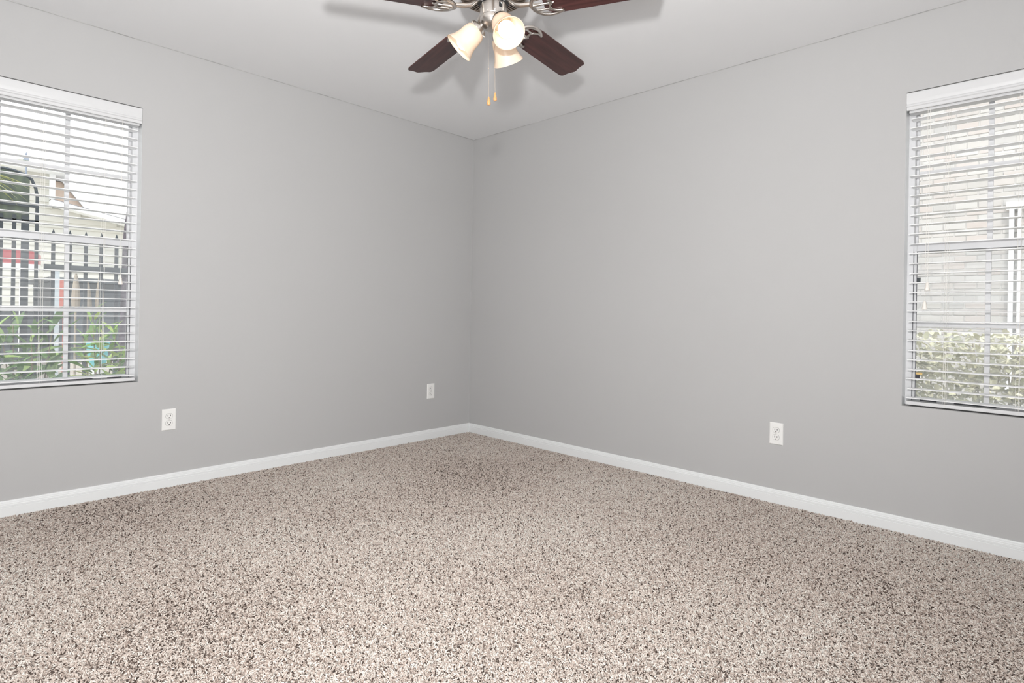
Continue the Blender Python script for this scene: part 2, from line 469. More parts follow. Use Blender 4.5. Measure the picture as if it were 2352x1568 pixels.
# ------------------------------------------------------------------ outlets
def make_outlet():
    root = thing('power_outlet', 'x', 'outlet')
    # plate: chamfered slab facing -Y, 70 x 118 mm
    pw, ph = 0.0355, 0.059
    m = MB()
    v = []
    for (sx, y) in ((1.0, 0.0), (1.0, -0.0025), (0.90, -0.0055)):
        k = sx
        for (x, z) in ((-1, -1), (1, -1), (1, 1), (-1, 1)):
            v.append((x * (pw - (1 - k) * 0.035), y, z * (ph - (1 - k) * 0.035)))
    fs = [(3, 2, 1, 0), (8, 9, 10, 11)]
    for l in (0, 4):
        for i in range(4):
            fs.append((l + i, l + (i + 1) % 4, l + 4 + (i + 1) % 4, l + 4 + i))
    m.add(v, fs).build('wall_plate', PLATE, root, smooth=20)
    for zc in (0.0195, -0.0195):
        r = MB(); ring = []
        for i in range(28):
            a = 2 * pi * i / 28
            ring.append((max(-0.0172, min(0.0172, 0.0172 * cos(a) * 1.0)), zc + max(-0.0135, min(0.0135, 0.0168 * sin(a)))))
        r.prism(ring, -0.0052, -0.0075)
        rec = r.build('receptacle', PLATE, root, smooth=30)
        g = MB(); ring2 = [(x * 1.07, zc + (z - zc) * 1.08) for x, z in ring]
        g.prism(ring2, -0.0050, -0.0056); g.build('receptacle_gap', GAPM, root)
        for x, hh, ww in ((-0.0064, 0.0050, 0.0015), (0.0064, 0.0042, 0.0015)):
            MB().box((x - ww, -0.0079, zc + 0.003 - hh), (x + ww, -0.0070, zc + 0.003 + hh)).build('slot', SLOT, rec)
        gh = MB(); gh.prism([(0.0030 * cos(2 * pi * i / 12), zc - 0.0088 + 0.0030 * sin(2 * pi * i / 12)) for i in range(12)], -0.0079, -0.0070)
        gh.build('ground_hole', SLOT, rec)
    sw = MB(); sw.prism([(0.0028 * cos(2 * pi * i / 14), 0.0028 * sin(2 * pi * i / 14)) for i in range(14)], -0.0068, -0.0050)
    sw.build('screw', SCREWM, root)
    return root


out = make_outlet()
outs = [out, copy_tree(out), copy_tree(out)]
for o, loc, rz, lab in zip(outs, ((-2.2535, 0.0, 0.3755), (-0.4125, 0.0, 0.375), (0.0, -2.4835, 0.375)), (0, 0, -pi / 2),
                           ('white duplex outlet on the left wall, below and beside the window', 'white duplex outlet on the left wall close to the room corner',
                            'white duplex outlet on the right wall near its window')):
    o.location = loc; o.rotation_euler = (0, 0, rz); o['label'] = lab

# ------------------------------------------------------------------ ceiling fan
FX, FY, FZ = -1.634, -1.916, H
fan = thing('ceiling_fan', 'five bladed ceiling fan with dark cherry blades, nickel motor and three lit bell shades', 'fan', (FX, FY, FZ), (-0.046, 0.011, 0))
zb = lambda z: z - FZ                         # heights above the floor, turned into fan space
m = MB()
m.lathe([(0.0, zb(2.4405)), (0.085, zb(2.4405)), (0.085, zb(2.415)), (0.118, zb(2.402)), (0.137, zb(2.385)), (0.1395, zb(2.330)), (0.139, zb(2.300)), (0.1365, zb(2.291)),
         (0.130, zb(2.289)), (0.130, zb(2.297)), (0.066, zb(2.297)), (0.066, zb(2.289)), (0.058, zb(2.289)), (0.0, zb(2.289))], 64, close=False)
m.build('motor_housing', BRONZE, fan, smooth=30)
m = MB().lathe([(0.067, zb(2.2965)), (0.1295, zb(2.2965)), (0.1295, zb(2.2945)), (0.067, zb(2.2945)), (0.067, zb(2.2965))], 64, close=False)
m.build('vent_ring', BLACK, fan)
ribs = MB()
for i in range(60):
    a = 2 * pi * i / 60
    R = Matrix.Rotation(a, 4, 'Z')
    hw = 0.0021
    vv = [R @ Vector(p) for p in ((0.064, -hw * 0.75, zb(2.2945)), (0.131, -hw * 1.2, zb(2.2945)), (0.131, hw * 1.2, zb(2.2945)), (0.064, hw * 0.75, zb(2.2945)),
                                  (0.064, -hw * 0.75, zb(2.2895)), (0.131, -hw * 1.2, zb(2.2895)), (0.131, hw * 1.2, zb(2.2895)), (0.064, hw * 0.75, zb(2.2895)))]
    ribs.add(vv, [(0, 3, 2, 1), (4, 5, 6, 7), (0, 1, 5, 4), (1, 2, 6, 5), (2, 3, 7, 6), (3, 0, 4, 7)])
ribs.build('vent_rib', BRONZE, fan)['kind'] = 'stuff'
MB().lathe([(0.0, zb(2.2895)), (0.066, zb(2.2895)), (0.067, zb(2.280)), (0.066, zb(2.266)), (0.052, zb(2.262)), (0.052, zb(2.246)), (0.0, zb(2.246))], 40, close=False).build('rotor', BLACK, fan, smooth=30)
MB().lathe([(0.0, zb(2.250)), (0.0525, zb(2.250)), (0.0540, zb(2.247)), (0.0540, zb(2.2005)), (0.0530, zb(2.199)), (0.0530, zb(2.1975)), (0.0545, zb(2.196)), (0.0545, zb(2.186)), (0.0525, zb(2.176)),
            (0.047, zb(2.166)), (0.038, zb(2.158)), (0.022, zb(2.1525)), (0.0, zb(2.151))], 48, close=False).build('switch_housing', NICKEL, fan, smooth=25)
for a_ in (200, 232, 264):
    a = radians(a_)
    MB().lathe([(0, 0), (0.0022, 0), (0.0022, 0.003), (0, 0.004)], 8, Matrix.Translation((0.0535 * cos(a), 0.0535 * sin(a), zb(2.2075))) @ Matrix.Rotation(a, 4, 'Z') @ Matrix.Rotation(pi / 2, 4, 'Y'), close=False).build('screw', SCREWM, fan)
a = radians(258)
dm = MB(lambda p: Matrix.Rotation(a, 4, 'Z') @ p)
dm.box((0.0535, -0.007, zb(2.222)), (0.0550, 0.006, zb(2.240))); dm.build('label_sticker', BLACK, fan)  # small black label sticker on the switch housing
dm = MB(lambda p: Matrix.Rotation(a, 4, 'Z') @ p)
dm.add([(0.0552, -0.001, zb(2.2395)), (0.0552, 0.0055, zb(2.2395)), (0.0552, 0.0055, zb(2.2315)), (0.0549, -0.001, zb(2.2395)), (0.0549, 0.0055, zb(2.2395)), (0.0549, 0.0055, zb(2.2315))],
       [(0, 1, 2), (5, 4, 3), (0, 3, 4, 1), (1, 4, 5, 2), (2, 5, 3, 0)]).build('sticker_corner', TRIM, fan)

# blades: built once along +X, then copied with their irons
BW, BR, PIT = 0.141, 0.667, radians(-10.7)


def blade_outline():
    h = BW / 2; pts = []
    pts += [(0.208, -0.030), (0.220, -0.050), (0.240, -0.062), (0.275, -0.067)]
    pts += [(0.615, -h)]
    # ogee tip: rounded corner, hollow, centre point
    tip = [(0.632, -h + 0.001), (0.6445, -h + 0.006), (0.650, -h + 0.014), (0.6505, -0.046), (0.653, -0.034), (0.659, -0.020), (0.6645, -0.009), (0.667, 0.0)]
    pts += tip
    pts += [(x, -y) for x, y in tip[-2::-1]]
    pts += [(0.615, h), (0.275, 0.067), (0.240, 0.062), (0.220, 0.050), (0.208, 0.030)]
    return pts


def arc(cx, cy, r, a0, a1, n, z):
    return [(cx + r * cos(radians(a0 + (a1 - a0) * i / n)), cy + r * sin(radians(a0 + (a1 - a0) * i / n)), z) for i in range(n + 1)]


def make_blade_set(k):
    az = radians(80.2 + 72 * k)
    RZ = Matrix.Rotation(az, 4, 'Z')
    zc = zb(2.224)
    RP = Matrix.Translation((0, 0, zc)) @ Matrix.Rotation(PIT, 4, 'X')
    if k == 0:
        bm_ = MB(lambda p: RP @ p); bm_.prism(blade_outline(), 0.0, 0.006, ax=(0, 1, 2)); blade_me.append(bm_.mesh('blade', bevel=0.0012)); blade_me[0].materials.append(WOOD)
        ir = MB()
        # S-shaped arm from the rotor down to the blade
        ir.tube([(0.050, 0, zb(2.268)), (0.066, 0, zb(2.266)), (0.080, 0, zb(2.252)), (0.096, 0, zb(2.238)), (0.118, 0, zb(2.232)), (0.150, 0, zb(2.229)), (0.165, 0, zb(2.227))],
                [0.0085, 0.010, 0.0115, 0.0115, 0.0105, 0.0095, 0.009], 10)
        P = lambda pts: [tuple(RP @ Vector(p)) for p in pts]
        z = -0.004
        for sgn in (1, -1):
            o_ = [(0.160, 0), (0.168, 0.022), (0.182, 0.042), (0.202, 0.056), (0.226, 0.0625), (0.250, 0.062), (0.272, 0.055), (0.284, 0.047)]
            ir.tube(P([(x, y * sgn, z) for x, y in o_]), [0.009, 0.0085, 0.008, 0.0075, 0.007, 0.0065, 0.006, 0.0065], 8)
            i_ = [(0.278, 0.051), (0.256, 0.047), (0.240, 0.038), (0.231, 0.024), (0.233, 0.012), (0.243, 0.0)]
            ir.tube(P([(x, y * sgn, z) for x, y in i_]), [0.005, 0.0055, 0.006, 0.006, 0.0055, 0.0065], 8)
            ir.tube(P([(0.176, 0.028 * sgn, z), (0.200, 0.030 * sgn, z), (0.233, 0.030 * sgn, z)]), [0.006, 0.005, 0.006], 8)
        ir.tube(P([(0.160, 0, z), (0.200, 0, z), (0.243, 0, z), (0.252, 0, z)]), [0.009, 0.006, 0.006, 0.003], 8)
        iron_me.append(ir.mesh('blade_iron', smooth=50)); iron_me[0].materials.append(NICKEL)
    put('blade', blade_me[0], fan, (0, 0, 0), (0, 0, az))
    put('blade_iron', iron_me[0], fan, (0, 0, 0), (0, 0, az))


blade_me, iron_me = [], []
for k in range(5):
    make_blade_set(k)

# light kit: three bell shades on short necks
bell = [(0.0320, 0.0), (0.0340, 0.002), (0.0410, 0.010), (0.0440, 0.022), (0.0460, 0.036), (0.0465, 0.050), (0.0480, 0.064), (0.0525, 0.080), (0.0590, 0.094), (0.0640, 0.103), (0.0650, 0.106)]
inner = [(r - 0.0028, max(z, 0.003)) for r, z in bell][::-1]
shade_prof = bell + inner
for azd, tilt in ((130, 44), (252, 50), (18, 50)):
    # local +Z is the shade's axis, pointing outwards and down
    a, t = radians(azd), radians(tilt)
    d = Vector((cos(a) * cos(t), sin(a) * cos(t), -sin(t)))
    q = d.to_track_quat('Z', 'Y').to_matrix().to_4x4()
    neck = Vector((cos(a) * 0.058, sin(a) * 0.058, zb(2.164)))
    M = Matrix.Translation(neck) @ q
    arm = MB()
    arm.tube([(cos(a) * 0.040, sin(a) * 0.040, zb(2.180)), (cos(a) * 0.050, sin(a) * 0.050, zb(2.172)), tuple(neck + d * 0.006)], [0.011, 0.012, 0.016], 12)
    arm.lathe([(0.0, -0.004), (0.022, -0.004), (0.034, 0.0), (0.0365, 0.004), (0.0365, 0.021), (0.035, 0.022), (0.0, 0.022)], 32, M, close=False)
    ft = arm.build('fitter', NICKEL, fan, smooth=35)
    for k in range(3):
        b2 = 2 * pi * k / 3 + 0.5
        S = M @ Matrix.Rotation(b2, 4, 'Z') @ Matrix.Translation((0.0355, 0, 0.013)) @ Matrix.Rotation(pi / 2, 4, 'Y')
        MB().lathe([(0, 0), (0.002, 0), (0.002, 0.006), (0.0035, 0.006), (0.0035, 0.009), (0, 0.010)], 8, S, close=False).build('thumb_screw', NICKEL, ft)
    Ms = M @ Matrix.Translation((0, 0, 0.012))
    MB().lathe(shade_prof + [shade_prof[0]], 40, Ms, close=False).build('lamp_shade', SHADE, fan, smooth=60)
    bb = MB()
    cz, r = 0.070, 0.0330
    bp = [(0.0, cz + r)] + [(r * sin(pi * i / 12), cz + r * cos(pi * i / 12)) for i in range(1, 10)] + [(0.0135, 0.036), (0.0125, 0.030), (0.0, 0.030)]
    bo = bb.lathe(bp, 28, Ms, close=False).build('bulb', BULBM, fan, smooth=60)
    MB().lathe([(0.0, 0.006), (0.014, 0.006), (0.0145, 0.012), (0.013, 0.014), (0.0145, 0.018), (0.013, 0.021), (0.014, 0.026), (0.0125, 0.0295), (0, 0.0295)], 16, Ms, close=False).build('bulb_socket', SILVERB, bo, smooth=40)


# pull chains, one longer than the other, with turned wooden fobs
def chain(x, y, z0, z1):
    ch = MB(); z = z0
    ch.tube([(x, y, zb(z0)), (x, y, zb(z1 + 0.006))], 0.0004, 4)
    while z > z1 + 0.006:
        r = 0.0014
        ch.lathe([(0, -r), (r, 0), (0, r)], 5, Matrix.Translation((x, y, zb(z))), close=False); z -= 0.0034
    zc = (z0 * 0.45 + z1 * 0.55)
    ch.lathe([(0, -0.003), (0.0018, -0.002), (0.0018, 0.002), (0, 0.003)], 8, Matrix.Translation((x, y, zb(zc))), close=False)
    c_ = ch.build('pull_chain', CHAIN, fan)
    fp = [(0.0, zb(z1 + 0.008)), (0.0026, zb(z1 + 0.007)), (0.0040, zb(z1)), (0.0062, zb(z1 - 0.010)), (0.0076, zb(z1 - 0.019)), (0.0073, zb(z1 - 0.024)), (0.0050, zb(z1 - 0.0275)), (0.0, zb(z1 - 0.0285))]
    MB().lathe(fp, 16, close=False, M=Matrix.Translation((x, y, 0))).build('chain_fob', FOB, c_, smooth=50)


chain(0.018, 0.050, 2.168, 1.888)
chain(0.040, 0.035, 2.160, 1.908)

# ------------------------------------------------------------------ carpet pile
def make_carpet():
    import numpy as np
    rng = np.random.default_rng(3)
    sp = 0.0044
    xs = np.arange(X0 + 0.004, -0.0145, sp); ys = np.arange(Y0 + 0.004, -0.0145, sp)
    gx, gy = np.meshgrid(xs, ys); gx = gx.ravel(); gy = gy.ravel()
    gx = gx + rng.uniform(-0.45, 0.45, gx.size) * sp; gy = gy + rng.uniform(-0.45, 0.45, gy.size) * sp
    gx = np.minimum(gx, -0.0150); gy = np.minimum(gy, -0.0150)
    # keep the part of the floor the photograph's surroundings could see
    dx, dy = gx - CAM_LOC.x, gy - CAM_LOC.y
    zf = dx * fw.x + dy * fw.y; lat = dx * rt.x + dy * rt.y
    keep = (zf > 0.75) & (np.abs(lat) < zf * 1.02 + 1.2)
    gx, gy = gx[keep], gy[keep]; n = gx.size
    me = bpy.data.meshes.new('carpet'); me.vertices.add(n)
    co = np.zeros((n, 3), np.float32); co[:, 0] = gx; co[:, 1] = gy; co[:, 2] = -0.008
    me.vertices.foreach_set('co', co.ravel())
    rot = np.zeros((n, 3), np.float32); rot[:, 2] = rng.uniform(0, 2 * pi, n); rot[:, 0] = rng.uniform(-0.35, 0.35, n); rot[:, 1] = rng.uniform(-0.35, 0.35, n)
    scl = rng.uniform(0.70, 1.06, n).astype(np.float32)
    # brushed patches: low-frequency waves shift the tone and the lean of the yarn
    ph = rng.uniform(0, 6.28, (14, 2)); kk = rng.normal(0, 5.0, (14, 2)); pw = np.zeros(n)
    for i in range(14):
        pw += np.sin(kk[i, 0] * gx + kk[i, 1] * gy + ph[i, 0])
    pw = np.clip(pw / 5.3, -1.3, 1.3)
    tone = rng.uniform(0, 1, n)
    tone = np.clip(tone + np.where(tone > 0.12, 0.09, 0.006) * pw, 0.0, 1.0).astype(np.float32)
    rot[:, 0] += 0.18 * pw
    a = me.attributes.new('rot', 'FLOAT_VECTOR', 'POINT'); a.data.foreach_set('vector', rot.ravel())
    a = me.attributes.new('scl', 'FLOAT', 'POINT'); a.data.foreach_set('value', scl)
    a = me.attributes.new('tone', 'FLOAT', 'POINT'); a.data.foreach_set('value', tone)
    me.materials.append(PILE)
    ob = put('carpet', me)
    ng = bpy.data.node_groups.new('carpet_pile', 'GeometryNodeTree')
    ng.interface.new_socket('Geometry', in_out='INPUT', socket_type='NodeSocketGeometry')
    ng.interface.new_socket('Geometry', in_out='OUTPUT', socket_type='NodeSocketGeometry')
    N = ng.nodes; Lk = ng.links
    gi = N.new('NodeGroupInput'); go = N.new('NodeGroupOutput')
    inst = N.new('GeometryNodeInstanceOnPoints'); g2i = N.new('GeometryNodeGeometryToInstance')
    circ = N.new('GeometryNodeCurvePrimitiveCircle'); circ.inputs['Resolution'].default_value = 5; circ.inputs['Radius'].default_value = 0.0018
    shapes = [((0, 0, 0), (0.000, 0.000, 0.007), (0.004, 0.001, 0.011), (0.0085, 0.001, 0.0085)),
              ((0, 0, 0), (0.001, 0.002, 0.006), (0.001, 0.005, 0.011), (0.005, 0.007, 0.0095)),
              ((0, 0, 0), (-0.002, 0.000, 0.006), (0.002, -0.001, 0.0125), (0.006, -0.003, 0.0075)),
              ((0, 0, 0), (0.000, -0.001, 0.008), (-0.001, 0.002, 0.0105), (0.003, 0.004, 0.0110))]
    for p in shapes:
        bz = N.new('GeometryNodeCurvePrimitiveBezierSegment'); bz.mode = 'POSITION'; bz.inputs['Resolution'].default_value = 5
        for nm, c in zip(('Start', 'Start Handle', 'End Handle', 'End'), p):
            bz.inputs[nm].default_value = c
        cm = N.new('GeometryNodeCurveToMesh'); cm.inputs['Fill Caps'].default_value = True
        Lk.new(bz.outputs[0], cm.inputs['Curve']); Lk.new(circ.outputs[0], cm.inputs['Profile Curve'])
        sm = N.new('GeometryNodeSetMaterial'); sm.inputs['Material'].default_value = PILE
        Lk.new(cm.outputs[0], sm.inputs['Geometry'])
        Lk.new(sm.outputs[0], g2i.inputs[0])
    ar = N.new('GeometryNodeInputNamedAttribute'); ar.data_type = 'FLOAT_VECTOR'; ar.inputs['Name'].default_value = 'rot'
    asc = N.new('GeometryNodeInputNamedAttribute'); asc.data_type = 'FLOAT'; asc.inputs['Name'].default_value = 'scl'
    rv = N.new('FunctionNodeRandomValue'); rv.data_type = 'INT'
    ii = [s for s in rv.inputs if s.type == 'INT']
    ii[0].default_value = 0; ii[1].default_value = 3
    e2r = N.new('FunctionNodeEulerToRotation')
    Lk.new(ar.outputs[0], e2r.inputs[0])
    Lk.new(gi.outputs[0], inst.inputs['Points']); Lk.new(g2i.outputs[0], inst.inputs['Instance'])
    inst.inputs['Pick Instance'].default_value = True
    Lk.new([s for s in rv.outputs if s.type == 'INT'][0], inst.inputs['Instance Index'])
    Lk.new(e2r.outputs[0], inst.inputs['Rotation']); Lk.new(asc.outputs[0], inst.inputs['Scale'])
    Lk.new(inst.outputs[0], go.inputs[0])
    md = ob.modifiers.new('pile', 'NODES'); md.node_group = ng
    tag(ob, 'beige frieze carpet pile flecked with brown covering the floor', 'carpet', kind='stuff')


make_carpet()

# ------------------------------------------------------------------ outdoors
GZ = -0.15
CONC = mat('pale_concrete', (0.62, 0.58, 0.52), 0.9, var=0.10, scale=3)
tag(MB().box((-16, -12, GZ - 0.2), (16, 16, GZ)).build('ground', CONC), 'pale sunlit paving outside the windows', 'ground', kind='structure')
IRON = mat('dark_iron', (0.045, 0.055, 0.065), 0.5, var=0.1)
SIDING = mat('cream_siding', (0.57, 0.565, 0.515), 0.6, var=0.02, scale=3)
WHITE = mat('white_exterior_trim', (0.84, 0.86, 0.87), 0.6, var=0.02)
TAN = mat('tan_gable', (0.72, 0.58, 0.48), 0.7, var=0.03)
ROOFM = mat('grey_roofing', (0.25, 0.25, 0.26), 0.9, var=0.15, scale=20)

# neighbouring house: cream lap siding, lower wall with sloped white fascia, tan gable beyond
HY = 10.0
house = thing('house', 'cream lap-sided house with white trim and tan gable beyond the iron fence', 'house', (-3, HY, GZ))
TH_ = rel((-3, HY, GZ))
MB(TH_).box((-8, HY + 0.03, GZ), (-1.45, HY + 5, 3.42)).build('wall', SIDING, house)
MB(TH_).prism([(-1.45, GZ), (3.0, GZ), (3.0, 1.97), (-1.45, 2.85)], HY + 0.03, HY + 3).build('wall', SIDING, house)
lap = 0.115
z = 0.35; i = 0
while z < 3.40:
    z1 = min(z + lap, 3.42)
    for x0, x1, low in ((-8, -1.45, False), (-1.45, 3.0, True)):
        if low:
            x1 = min(3.0, -1.45 + (2.85 - z1) / 0.198)
            if x1 < -1.30:
                continue
        sb = MB(TH_)
        sb.add([(x0, HY - 0.012, z), (x1, HY - 0.012, z), (x1, HY + 0.006, z1 + 0.008), (x0, HY + 0.006, z1 + 0.008), (x0, HY + 0.04, z), (x1, HY + 0.04, z), (x1, HY + 0.04, z1 + 0.008), (x0, HY + 0.04, z1 + 0.008)],
               [(0, 1, 2, 3), (7, 6, 5, 4), (0, 4, 5, 1), (1, 5, 6, 2), (2, 6, 7, 3), (3, 7, 4, 0)])
        sb.build('siding_board', SIDING, house)
    z = z1
# white fascia down the lower roof, with soffit depth
MB(TH_).prism([(-1.50, 2.813), (3.1, 1.902), (3.1, 1.988), (-1.50, 2.899)], HY - 0.30, HY + 0.05).build('fascia', WHITE, house)
MB(TH_).prism([(-1.50, 2.899), (3.1, 1.988), (3.1, 2.003), (-1.50, 2.914)], HY - 0.30, HY + 3).build('roof', ROOFM, house)
MB(TH_).box((-1.50, HY - 0.03, 2.95), (-1.41, HY + 0.05, 3.40)).build('corner_board', WHITE, house)
MB(TH_).box((-8.1, HY - 0.35, 3.40), (-1.24, HY + 5, 3.56)).build('eave', WHITE, house)
MB(TH_).prism([(-1.46, 2.60), (-0.72, 2.60), (-0.72, 2.69), (-1.25, 3.37), (-1.46, 3.37)], HY + 0.5, HY + 2.5).build('gable_panel', TAN, house)
MB(TH_).prism([(-1.27, 3.40), (-1.25, 3.47), (-0.68, 2.74), (-0.70, 2.66)], HY + 0.42, HY + 2.6).build('rake_trim', WHITE, house)

# iron fence: pickets with spear tips, two rails
fy = 2.5
fence = thing('iron_fence', 'dark iron picket fence with spear tips beyond the shrubs', 'fence', (-1.5, fy, GZ))
TF = rel((-1.5, fy, GZ))
pk = MB(); hw = 0.0125
pk.box((-hw, -hw, 0), (hw, hw, 1.715))
pk.add([(-0.022, -0.012, 1.710), (0.022, -0.012, 1.710), (0.022, 0.012, 1.710), (-0.022, 0.012, 1.710), (0, 0, 1.79)], [(0, 3, 2, 1), (0, 1, 4), (1, 2, 4), (2, 3, 4), (3, 0, 4)])
pm = pk.mesh('picket'); pm.materials.append(IRON)
x = -2.44
while x < 0.6:
    put('picket', pm, fence, (x + 1.5, 0, 0)); x += 0.1115
for z in (1.285, 0.10):
    MB(TF).box((-2.50, fy - 0.018, z), (0.65, fy + 0.018, z + 0.055)).build('rail', IRON, fence)
# gate with arched top left of the fence
gy = 2.3
gate = thing('iron_gate', 'dark iron gate with arched solid top and a star finial', 'gate', (-2.8, gy, GZ))
TG = rel((-2.8, gy, GZ))
for x0, x1 in ((-2.723, -2.699), (-2.668, -2.621), (-2.584, -2.562), (-2.80, -2.776), (-2.92, -2.87), (-3.00, -2.978), (-2.845, -2.825)):
    MB(TG).box((x0, gy - 0.012, GZ), (x1, gy + 0.012, 1.70)).build('bar', IRON, gate)
ap = [(-2.573, 1.70), (-2.573, 1.86), (-2.585, 1.93), (-2.61, 1.99), (-2.66, 2.025), (-2.72, 2.043), (-2.78, 2.05), (-2.84, 2.043), (-2.90, 2.025), (-2.95, 1.99), (-2.98, 1.93), (-2.989, 1.86), (-2.989, 1.70)]
MB(TG).tube([(x, gy, z) for x, z in ap], 0.012, 6).build('arch', IRON, gate)
PANEL = mat('green_reflection_panel', (0.05, 0.06, 0.062), 0.3, spec=0.5, var=0.35, scale=7, stretch=(1.6, 1, 0.25), col2=(0.11, 0.14, 0.09))  # vertical green streaks are reflections painted into the panel colour
MB(TG).prism([(-2.621, 1.655), (-2.621, 1.985), (-2.66, 2.02), (-2.72, 2.038), (-2.78, 2.045), (-2.84, 2.038), (-2.90, 2.02), (-2.94, 1.985), (-2.94, 1.655)], gy - 0.006, gy + 0.006).build('panel', PANEL, gate)
MB(TG).box((-2.99, gy - 0.012, 1.640), (-2.562, gy + 0.012, 1.668)).build('rail', IRON, gate)
MB(TG).box((-2.99, gy - 0.012, 1.770), (-2.562, gy + 0.012, 1.790)).build('rail', IRON, gate)
MB(TG).box((-2.99, gy - 0.012, 0.05), (-2.562, gy + 0.012, 0.09)).build('rail', IRON, gate)
st = []
for i in range(10):
    r = 0.048 if i % 2 == 0 else 0.019
    st.append((-2.645 + r * 0.85 * cos(pi / 2 + i * pi / 5), 2.155 + r * sin(pi / 2 + i * pi / 5)))
fin = MB(TG).prism(st, gy - 0.006, gy + 0.006); fin.tube([(-2.645, gy, 2.02), (-2.645, gy, 2.14)], 0.007, 6)
fin.build('star_finial', mat('blue_grey_metal', (0.25, 0.29, 0.36), 0.5), gate)

# awning, posts, shed, parasols beyond the fence
RED = mat('faded_red_fabric', (0.42, 0.10, 0.11), 0.8, var=0.06)
aw = thing('awning', 'faded red awning with a white edge on a white post, behind the gate', 'awning', (-2.5, 5, GZ))
TA = rel((-2.5, 5, GZ))
MB(TA).prism([(4.4, 1.43), (5.9, 1.55), (5.9, 1.58), (4.4, 1.455), (4.4, 1.43)][:4], -3.4, -2.29, ax=(1, 2, 0)).build('canopy', RED, aw)
MB(TA).prism([(-3.4, 1.43), (-2.29, 1.43), (-2.29, 1.53), (-2.36, 1.57), (-3.4, 1.57)], 4.38, 4.42).build('front_panel', RED, aw)
MB(TA).box((-3.4, 4.37, 1.36), (-2.30, 4.42, 1.43)).build('edge_band', WHITE, aw)
MB(TA).box((-2.46, 4.38, GZ), (-2.41, 4.43, 1.36)).build('post', WHITE, aw)
tag(MB().box((-2.345, 3.19, GZ), (-2.295, 3.24, 1.34)).build('sign_post', mat('pale_blue_post', (0.58, 0.64, 0.68), 0.6)), 'pale blue grey square post just behind the iron fence', 'post')
tag(MB().box((-2.27, 3.4, 0.95), (-2.19, 3.43, 1.24)).add([(-2.235, 3.41, GZ), (-2.225, 3.41, GZ), (-2.225, 3.42, GZ), (-2.235, 3.42, GZ), (-2.235, 3.41, 0.96), (-2.225, 3.41, 0.96), (-2.225, 3.42, 0.96), (-2.235, 3.42, 0.96)],
    [(0, 3, 2, 1), (4, 5, 6, 7), (0, 1, 5, 4), (1, 2, 6, 5), (2, 3, 7, 6), (3, 0, 4, 7)]).build('notice_board', mat('red_board', (0.55, 0.16, 0.12), 0.6)), 'small red board on a thin stake behind the pale post', 'board')
SLATE = mat('slate_boards', (0.085, 0.10, 0.115), 0.7, var=0.12, scale=5, col2=(0.12, 0.14, 0.155))
shed = thing('shed', 'dark slate boarded shed low behind the iron fence', 'shed', (-1.0, 4.6, GZ))
TS = rel((-1.0, 4.6, GZ))
MB(TS).box((-2.14, 4.64, GZ), (0.3, 6.2, 1.26)).build('wall', SLATE, shed)
x = -2.15
while x < 0.3:
    MB(TS).box((x, 4.6 + random.uniform(0, 0.008), GZ), (x + 0.142, 4.645, 1.26)).build('board', SLATE, shed); x += 0.15
MB(TS).box((-2.2, 4.5, 1.26), (0.35, 6.3, 1.31)).build('roof', SLATE, shed)
gw = thing('garden_wall', 'low dark slate garden wall with a pale block added as sunlit ground, behind the gate', 'wall', (-4.0, 4.95, GZ))
TW_ = rel((-4.0, 4.95, GZ))
MB(TW_).box((-8.0, 4.9, GZ), (-2.15, 5.0, 0.92)).build('panel', SLATE, gw)
MB(TW_).box((-8.0, 4.72, GZ), (-2.15, 4.9, 0.36)).build('sunlit_ground_block', CONC, gw)  # added pale block, standing in for patches of sunlit ground
MB(TS).box((-2.14, 4.45, GZ), (0.3, 4.595, 0.34)).build('sunlit_ground_strip', CONC, shed)  # added pale strip before the shed, also standing in for sunlit ground
BEIGE = mat('shade_darkened_canvas', (0.34, 0.30, 0.24), 0.8, var=0.12)  # canvas beige darkened to hold the shade the parasols stand in


def parasol(x, y, ztop, hgt, label):
    p = thing('parasol', label, 'parasol', (x, y, GZ), group='folded parasols behind the fence')
    t = ztop - GZ
    MB().tube([(0, 0, 0.03), (0, 0, t)], 0.010, 8).build('pole', BEIGE, p)
    MB().lathe([(0.0, t - 0.01), (0.014, t - 0.02), (0.030, t - hgt * 0.4), (0.040, t - hgt * 0.8), (0.034, t - hgt), (0.0, t - hgt)], 10, close=False).build('canopy', BEIGE, p)
    MB().lathe([(0.0, 0.0), (0.044, 0.0), (0.044, 0.03), (0.02, 0.05), (0.0, 0.05)], 16, close=False).build('base', IRON, p)


parasol(-2.105, 3.6, 1.32, 0.33, 'folded beige parasol behind the fence, beside the window muntin')
parasol(-2.008, 3.6, 1.24, 0.30, 'folded beige parasol behind the fence, middle of three')
parasol(-1.905, 3.6, 1.31, 0.36, 'folded beige parasol behind the fence, nearest the tree trunk')

BARK = mat('grey_bark', (0.085, 0.075, 0.09), 0.9, var=0.55, scale=14, bump=0.6, bscale=30)
tr = thing('tree', 'grey leaning tree trunk behind the fence at the window edge', 'tree', (-1.58, 3.5, GZ))
MB().tube([(-0.03, 0, 0), (-0.03, 0, 0.6), (-0.028, 0, 1.2), (-0.022, 0, 1.85), (0.0, 0, 2.25), (0.02, 0, 2.6), (0.10, 0, 3.2), (0.22, 0.05, 4.0)], [0.19, 0.155, 0.135, 0.13, 0.112, 0.10, 0.09, 0.07], 12).build('trunk', BARK, tr, smooth=60)
MB().tube([(0.02, 0, 1.8), (0.25, 0.05, 2.5), (0.55, 0.1, 3.3)], [0.07, 0.055, 0.03], 9).build('branch', BARK, tr, smooth=60)

